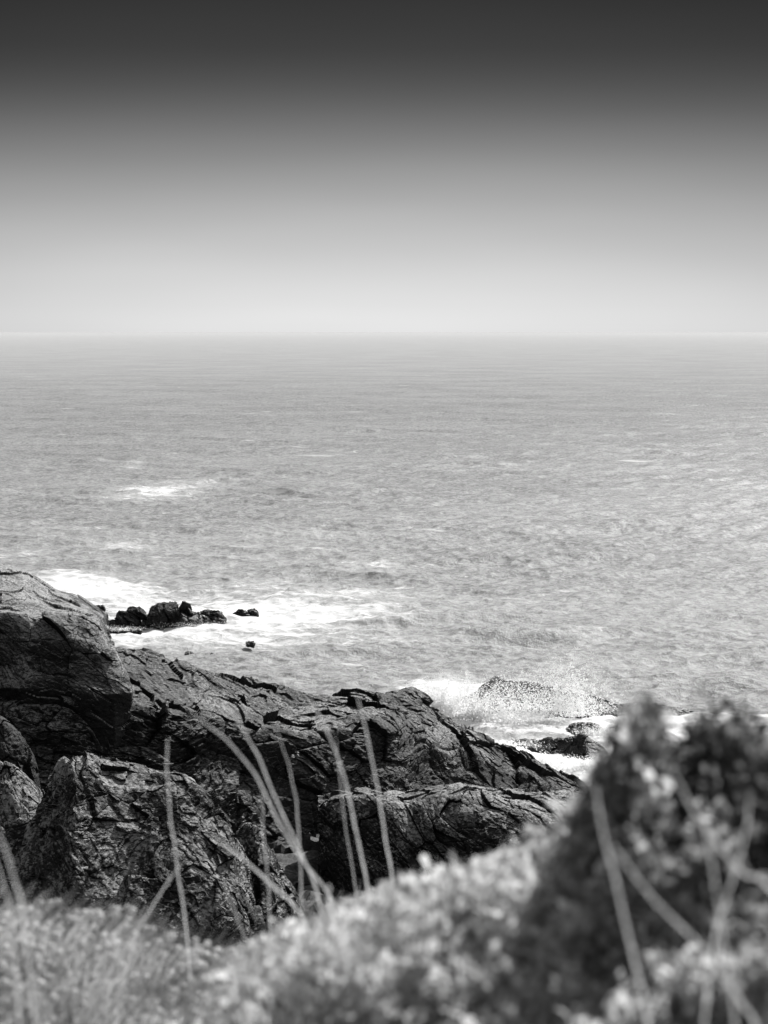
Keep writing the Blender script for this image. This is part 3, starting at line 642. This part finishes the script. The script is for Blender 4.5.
def shrub(px, Y, rad, nclump, leafL, mat, label, seed, per=11, lo=0., hi=1., twigs=16, gap=.12, depth=.16):
    g = np.random.default_rng(seed); cx = (px - 384) / FPX * Y
    base = np.array([cx, Y, gz(cx, Y)])
    root = bpy.data.objects.new('shrub', None); col.objects.link(root); root.location = base
    tag(root, label, 'shrub')
    fol, st = Soup(), Soup()
    r = rad * g.random(nclump) ** .5; th = g.random(nclump) * 2 * math.pi
    rr_ = 1 + .35 * np.sin(th * 3 + seed)
    x = cx + r * rr_ * np.cos(th); y = Y + r * rr_ * np.sin(th) * 1.25
    dep = g.exponential(depth, nclump)
    top = bank_top(x, y); gr = ground_z(x, y)
    z = np.maximum(top - dep, gr + .02)
    gapn = perlin(np.stack([x, y, z], 1) * 9 + seed, 77)
    keep = (gapn > -gap) | (g.random(nclump) < .15)
    tips = np.stack([x, y, z], 1)[keep] - base; dep = dep[keep]
    pat = np.clip(.5 + 1.9 * perlin((tips + base) * 6.5, 78), 0, 1)
    for k, t0 in enumerate(tips):
        ax = np.array([t0[0] * .6, t0[1] * .6, .5 + .3 * g.random()]) + g.normal(0, .3, 3); ax /= np.linalg.norm(ax)
        n = max(4, int(per * (.6 + .8 * g.random())))
        f = g.random(n); dirs = g.normal(size=(n, 3)) + ax * .9; dirs /= np.linalg.norm(dirs, axis=1, keepdims=True)
        bs = t0 + ax * ((f - .7) * leafL * 2.4)[:, None] + g.normal(0, leafL * .35, (n, 3))
        Ls = leafL * (.45 + .85 * g.random(n))
        sh = np.clip(lo + (hi - lo) * (.7 * pat[k] + .3 * g.random()) + g.normal(0, .14, n), 0, 1)
        leaves(fol, bs, dirs, Ls, Ls * (.5 + .3 * g.random(n)), sh, g)
        if k % 4 == 0:
            b0 = np.array([g.normal(0, rad * .3), g.normal(0, rad * .3), -.03])
            mid = b0 * .5 + t0 * .5 + g.normal(0, .03, 3); t = np.linspace(0, 1, 6)[:, None]
            tube(st, (1 - t) ** 2 * b0 + 2 * t * (1 - t) * mid + t * t * (t0 + ax * leafL), .005, .0018, g.random())
    for k in range(twigs):
        a_ = g.random() * 6.28; r_ = rad * g.random() ** .5 * .9; xx, yy = cx + r_ * math.cos(a_), Y + r_ * math.sin(a_)
        tp = float(bank_top(np.array([xx]), np.array([yy]))[0]) + .01 + .035 * g.random()
        p1 = np.array([xx, yy, tp]) - base; p0 = p1 - np.array([g.normal(0, .05), g.normal(0, .05), .25])
        t = np.linspace(0, 1, 7)[:, None]; Q = p0 + (p1 - p0) * t + np.array([.02, 0, 0]) * np.sin(t * 3 + k)
        tube(st, Q, .003, .0012, .5 + .5 * g.random())
        n = 15; f = .45 + .55 * g.random(n); dirs = g.normal(size=(n, 3)) * .8 + np.array([0, 0, .8]); dirs /= np.linalg.norm(dirs, axis=1, keepdims=True)
        Ls = leafL * (.5 + .5 * g.random(n))
        leaves(fol, p0 + (p1 - p0) * f[:, None], dirs, Ls, Ls * .55, np.clip(lo + (hi - lo) * g.random(n) * .8, 0, 1), g)
    fol.build('foliage', mat, root); st.build('stems', M_stem, root)
    return root
SH = [(578, 3.62, .15, 460, .027, M_leaf, 'pale tufted shrub tucked below the steep left side of the highest dark top', 115, .25, 1.),
      (645, 3.95, .14, 210, .027, M_leafd, 'dark shrub forming the highest, leftmost dark top against the surf', 101, .0, .75),
      (712, 3.95, .13, 230, .027, M_leafd, 'dark shrub forming the middle dark top against the sea', 112, .0, .7),
      (775, 3.90, .15, 260, .027, M_leafd, 'dark shrub top cut by the right edge of the picture', 102, .0, .7),
      (735, 3.45, .20, 380, .028, M_leaf, 'pale leafed shrub in front of the dark tops at the right', 103, .05, 1.),
      (612, 3.75, .19, 260, .028, M_leaf, 'mottled shrub of light and dark leaves below the leftmost dark top', 104, .15, .95),
      (565, 4.15, .19, 420, .027, M_leaf, 'rounded shrub against the end of the ridge, left of the mottled one', 114, .05, .95),
      (490, 4.35, .20, 560, .026, M_leaf, 'bright round leafed shrub rising in front of the rock shelf', 105, .2, 1.),
      (415, 4.60, .24, 620, .024, M_leaf, 'low bright shrub under the left end of the rock shelf', 106, .3, 1.),
      (330, 4.90, .22, 560, .021, M_leaf, 'low feathery shrub at the right end of the flower heads', 107, .35, 1.),
      (575, 3.40, .20, 560, .028, M_leaf, 'darker low shrub in the lower right, left of the long pale stalk', 108, .3, 1.),
      (455, 3.80, .24, 620, .026, M_leaf, 'pale spreading shrub at the bottom, left of the darker low one', 109, .25, 1.),
      (680, 3.00, .20, 520, .027, M_leaf, 'mid grey shrub in the lower right corner', 110, .15, 1.),
      (335, 4.20, .26, 620, .023, M_leaf, 'small light shrub at the bottom edge, right of the flower heads', 111, .25, 1.)]
for px, Y, rd, nc, lf, mt_, lab, sd_, lo_, hi_ in SH: shrub(px, Y, rd, nc, lf, mt_, lab, sd_, lo=lo_, hi=hi_)

# flower head cover and grass on the cliff top
def flower_cover():
    g = np.random.default_rng(21); S_ = Soup(); T_ = Soup()
    ico = []
    import bmesh
    bm = bmesh.new(); bmesh.ops.create_icosphere(bm, subdivisions=1, radius=1.0)
    IV = np.array([v.co[:] for v in bm.verts]); IF = np.array([[v.index for v in f.verts] for f in bm.faces]); bm.free()
    n = 3600
    x = -1.75 + 2.2 * g.random(n); y = 4.3 + 3.3 * g.random(n) ** .8
    z = ground_z(x, y)
    patch = perlin(np.stack([x * 1.6, y * 1.6, 0 * x], 1), 31)
    h = .09 + .05 * g.random(n) + .08 * patch
    keep = (patch > -.25) & ~((x < -.75) & (g.random(n) < .55)); x, y, z, h, patch = x[keep], y[keep], z[keep], h[keep], patch[keep]; n = len(x)
    r = .014 + .008 * g.random(n)
    c = np.stack([x, y, z + h], 1)
    V = IV[None] * r[:, None, None] * np.array([1, 1, .8]) * (1 + .15 * g.normal(size=(n, len(IV), 1))) + c[:, None]
    F = (IF[None] + len(IV) * np.arange(n)[:, None, None]).reshape(-1, 3)
    S_.add(V.reshape(-1, 3), F, np.repeat(.3 + .7 * g.random(n), len(IV)))
    o = S_.build('flower_cover', M_flower)
    tag(o, 'carpet of small round pale flower heads on the cliff edge', 'flowers', kind='stuff')
def grass_cover():
    g = np.random.default_rng(22); S_ = Soup()
    n = 62000
    x = -2.4 + 5.8 * g.random(n); y = 2.6 + 5.3 * g.random(n)
    z = ground_z(x, y); L_ = .09 + .19 * g.random(n) ** 1.5
    lean = perlin(np.stack([x, y, 0 * x], 1) * 1.3, 5)
    dx = .55 * L_ * (.6 + lean) + g.normal(0, .02, n); dy = g.normal(0, .03, n)
    w = .0022 + .002 * g.random(n)
    a = g.random(n) * math.pi; sx, sy = np.cos(a) * w, np.sin(a) * w
    pts = []
    for t, ww in ((0, 1), (.5, .8), (1, .1)):
        cx, cy, cz = x + dx * t * t, y + dy * t * t, z + L_ * t * (1 - .18 * t)
        pts += [np.stack([cx - sx * ww, cy - sy * ww, cz], 1), np.stack([cx + sx * ww, cy + sy * ww, cz], 1)]
    V = np.stack(pts, 1).reshape(-1, 3)
    F = np.array([[0, 1, 3], [0, 3, 2], [2, 3, 5], [2, 5, 4]])
    pat = np.clip(.5 + 2.4 * perlin(np.stack([x * 2.2, y * 2.2, 0 * x], 1), 12), 0, 1)
    S_.add(V, (F[None] + 6 * np.arange(n)[:, None, None]).reshape(-1, 3), np.repeat(np.clip(pat * .6 + .3 * g.random(n), 0, 1), 6))
    o = S_.build('grass', M_turf); tag(o, 'short wispy grass between the flower heads on the cliff edge', 'grass', kind='stuff')
def herb_cover():
    g = np.random.default_rng(25); S_ = Soup()
    n = 46000
    x = -2.4 + 5.8 * g.random(n); y = 2.8 + 4.9 * g.random(n); z = ground_z(x, y) + .12 * g.random(n) ** .7
    d = g.normal(size=(n, 3)) + np.array([0, 0, 1.2]); d /= np.linalg.norm(d, axis=1, keepdims=True)
    Ls = .012 + .012 * g.random(n)
    pat = np.clip(.5 + 1.6 * perlin(np.stack([x * 2.6, y * 2.6, 0 * x], 1), 14), 0, 1)
    leaves(S_, np.stack([x, y, z], 1), d, Ls, Ls * .7, np.clip(pat * .7 + .2 * g.random(n), 0, 1), g)
    o = S_.build('ground_cover', M_turf); tag(o, 'dense mat of small leaves covering the cliff top soil', 'ground cover', kind='stuff')
flower_cover(); grass_cover(); herb_cover()

# tall grass stalks, each its own thing
def stalk(pts, Y, w, label, seed, shade=.7):
    g = np.random.default_rng(seed)
    far_ = Y > 3.15; Y *= 1.85 if far_ else (1.0 if pts[0][0] > 500 else 1.3); w *= 1.15 if far_ else .8
    C = [P(px, py, Y + .0006 * k * Y) for k, (px, py) in enumerate(pts)]
    top2, bot = C[-2], C[-1]
    gzv = gz(bot[0], bot[1])
    if bot[2] > gzv:
        d = bot - top2; d = d / (abs(d[2]) + 1e-6); hgt = bot[2] - gzv
        C.append(np.array([bot[0] + d[0] * hgt * .5, bot[1], gzv - .02]))
    C = np.array(C)[::-1]
    Q = catmull(C, 40); n = len(Q); kk = np.linspace(0, 9, n)
    Q[:, 0] += .0022 * perlin(np.stack([kk, kk * 0 + seed, kk * 0], 1), 3) * Y / 3; base = Q[0].copy()
    t = np.linspace(0, 1, n); ww = w * (np.clip(1 - t, 0, 1) ** .45 * .75 + .25) * np.where(t > .97, .4, 1) * (1 + .35 * perlin(np.stack([kk * 2.2, kk * 0 + seed, kk * 0 + 5], 1), 4))
    S_ = Soup()
    T = np.gradient(Q, axis=0); T /= np.linalg.norm(T, axis=1, keepdims=True)
    face = np.array([.25, -1.0, .1]); side = np.cross(T, face); side /= np.linalg.norm(side, axis=1, keepdims=True); nor = np.cross(side, T)
    ring = np.stack([Q - side * ww[:, None] / 2, Q + nor * ww[:, None] * .22, Q + side * ww[:, None] / 2], 1) - base
    i = np.arange(n * 3).reshape(n, 3); fs = []
    for a_, b_ in ((0, 1), (1, 2)):
        q = np.stack([i[:-1, a_], i[:-1, b_], i[1:, b_], i[1:, a_]], -1); fs += [q[:, [0, 1, 2]], q[:, [0, 2, 3]]]
    S_.add(ring.reshape(-1, 3), np.concatenate(fs), np.full(n * 3, shade))
    o = S_.build('grass_stalk', M_blade); o.location = base
    return tag(o, label, 'grass stalk', 'tall grass stalks in front of the rocks')
ST = [([(168, 736), (167, 770), (171, 820), (178, 870), (187, 935)], 3.6, .0052, 'upright pale stalk crossing the middle of the lichen boulder', .75),
      ([(205, 690), (232, 712), (258, 755), (276, 800), (300, 850), (318, 895)], 3.4, .0062, 'curved stalk with the highest arch, crossing another in front of the ridge', .8),
      ([(188, 712), (225, 738), (256, 775), (280, 825), (310, 870), (335, 905)], 3.3, .0066, 'long arching stalk sweeping right over the lichen boulder, lower of the crossing pair', .7),
      ([(276, 728), (288, 762), (296, 800), (300, 850)], 3.9, .0044, 'faint short stalk between the crossing pair and the bent one', .4),
      ([(306, 692), (326, 728), (344, 775), (356, 830), (368, 890)], 3.5, .0062, 'bent stalk crossing the left end of the rock shelf', .8),
      ([(356, 692), (366, 730), (378, 790), (386, 840), (394, 890)], 3.5, .0058, 'straightest tall stalk, rightmost one in front of the rock shelf', .85),
      ([(336, 735), (340, 780), (346, 830), (356, 890)], 4.2, .0040, 'dim thin stalk left of the straightest one', .3),
      ([(215, 838), (245, 860), (275, 888), (302, 916)], 3.3, .0075, 'thick short stalk lying slantwise by the foot of the lichen boulder', .95),
      ([(262, 790), (263, 825), (267, 870), (270, 920)], 4.0, .0044, 'faint vertical stalk right of the lichen boulder', .4),
      ([(-6, 826), (6, 850), (16, 885), (24, 920)], 3.0, .0072, 'pale broad stalk at the left edge, the nearer of two', .7),
      ([(-12, 836), (-2, 868), (8, 900), (12, 925)], 3.1, .0060, 'pale stalk at the very left edge, half outside', .6),
      ([(-4, 948), (14, 975), (30, 1005), (48, 1040)], 2.6, .0060, 'slanting stalk in the bottom left corner', .6),
      ([(32, 985), (44, 1005), (52, 1030)], 2.6, .0050, 'short stalk tip at the bottom left beside the slanting one', .5),
      ([(182, 862), (166, 885), (150, 910), (136, 935)], 3.6, .0060, 'dim stalk leaning left across the foot of the lichen boulder', .25),
      ([(222, 880), (232, 905), (244, 935), (255, 960)], 3.8, .0046, 'thin stalk leaning right below the thick short one', .35),
      ([(595, 785), (603, 830), (616, 880), (632, 950), (650, 1035)], 2.9, .0070, 'long pale stalk dropping through the mottled shrub', .8),
      ([(608, 838), (650, 895), (700, 945), (740, 1000), (765, 1050)], 2.8, .0080, 'pale stalk slanting down to the lower right corner', .7),
      ([(700, 790), (712, 860), (722, 930), (736, 1035)], 2.8, .0060, 'upright stalk in front of the mid grey shrub', .6),
      ([(672, 770), (700, 820), (740, 870), (790, 915)], 2.8, .0075, 'pale stalk slanting to the right edge under the dark sprigs', .75),
      ([(752, 790), (742, 850), (726, 900), (712, 960)], 2.9, .0056, 'pale stalk leaning left near the right edge', .7)]
for k, (pts, Y, w_, lab, sh) in enumerate(ST): stalk(pts, Y, w_, lab, 300 + k, sh)

# ------------------------------------------------------------------ render settings
scene.view_settings.view_transform = 'Standard'; scene.view_settings.look = 'None'
scene.view_settings.exposure = 0; scene.view_settings.gamma = 1
scene.render.engine = 'CYCLES'
scene.cycles.use_denoising = True
scene.cycles.max_bounces = 8; scene.cycles.diffuse_bounces = 5; scene.cycles.glossy_bounces = 3
scene.cycles.sample_clamp_indirect = 4
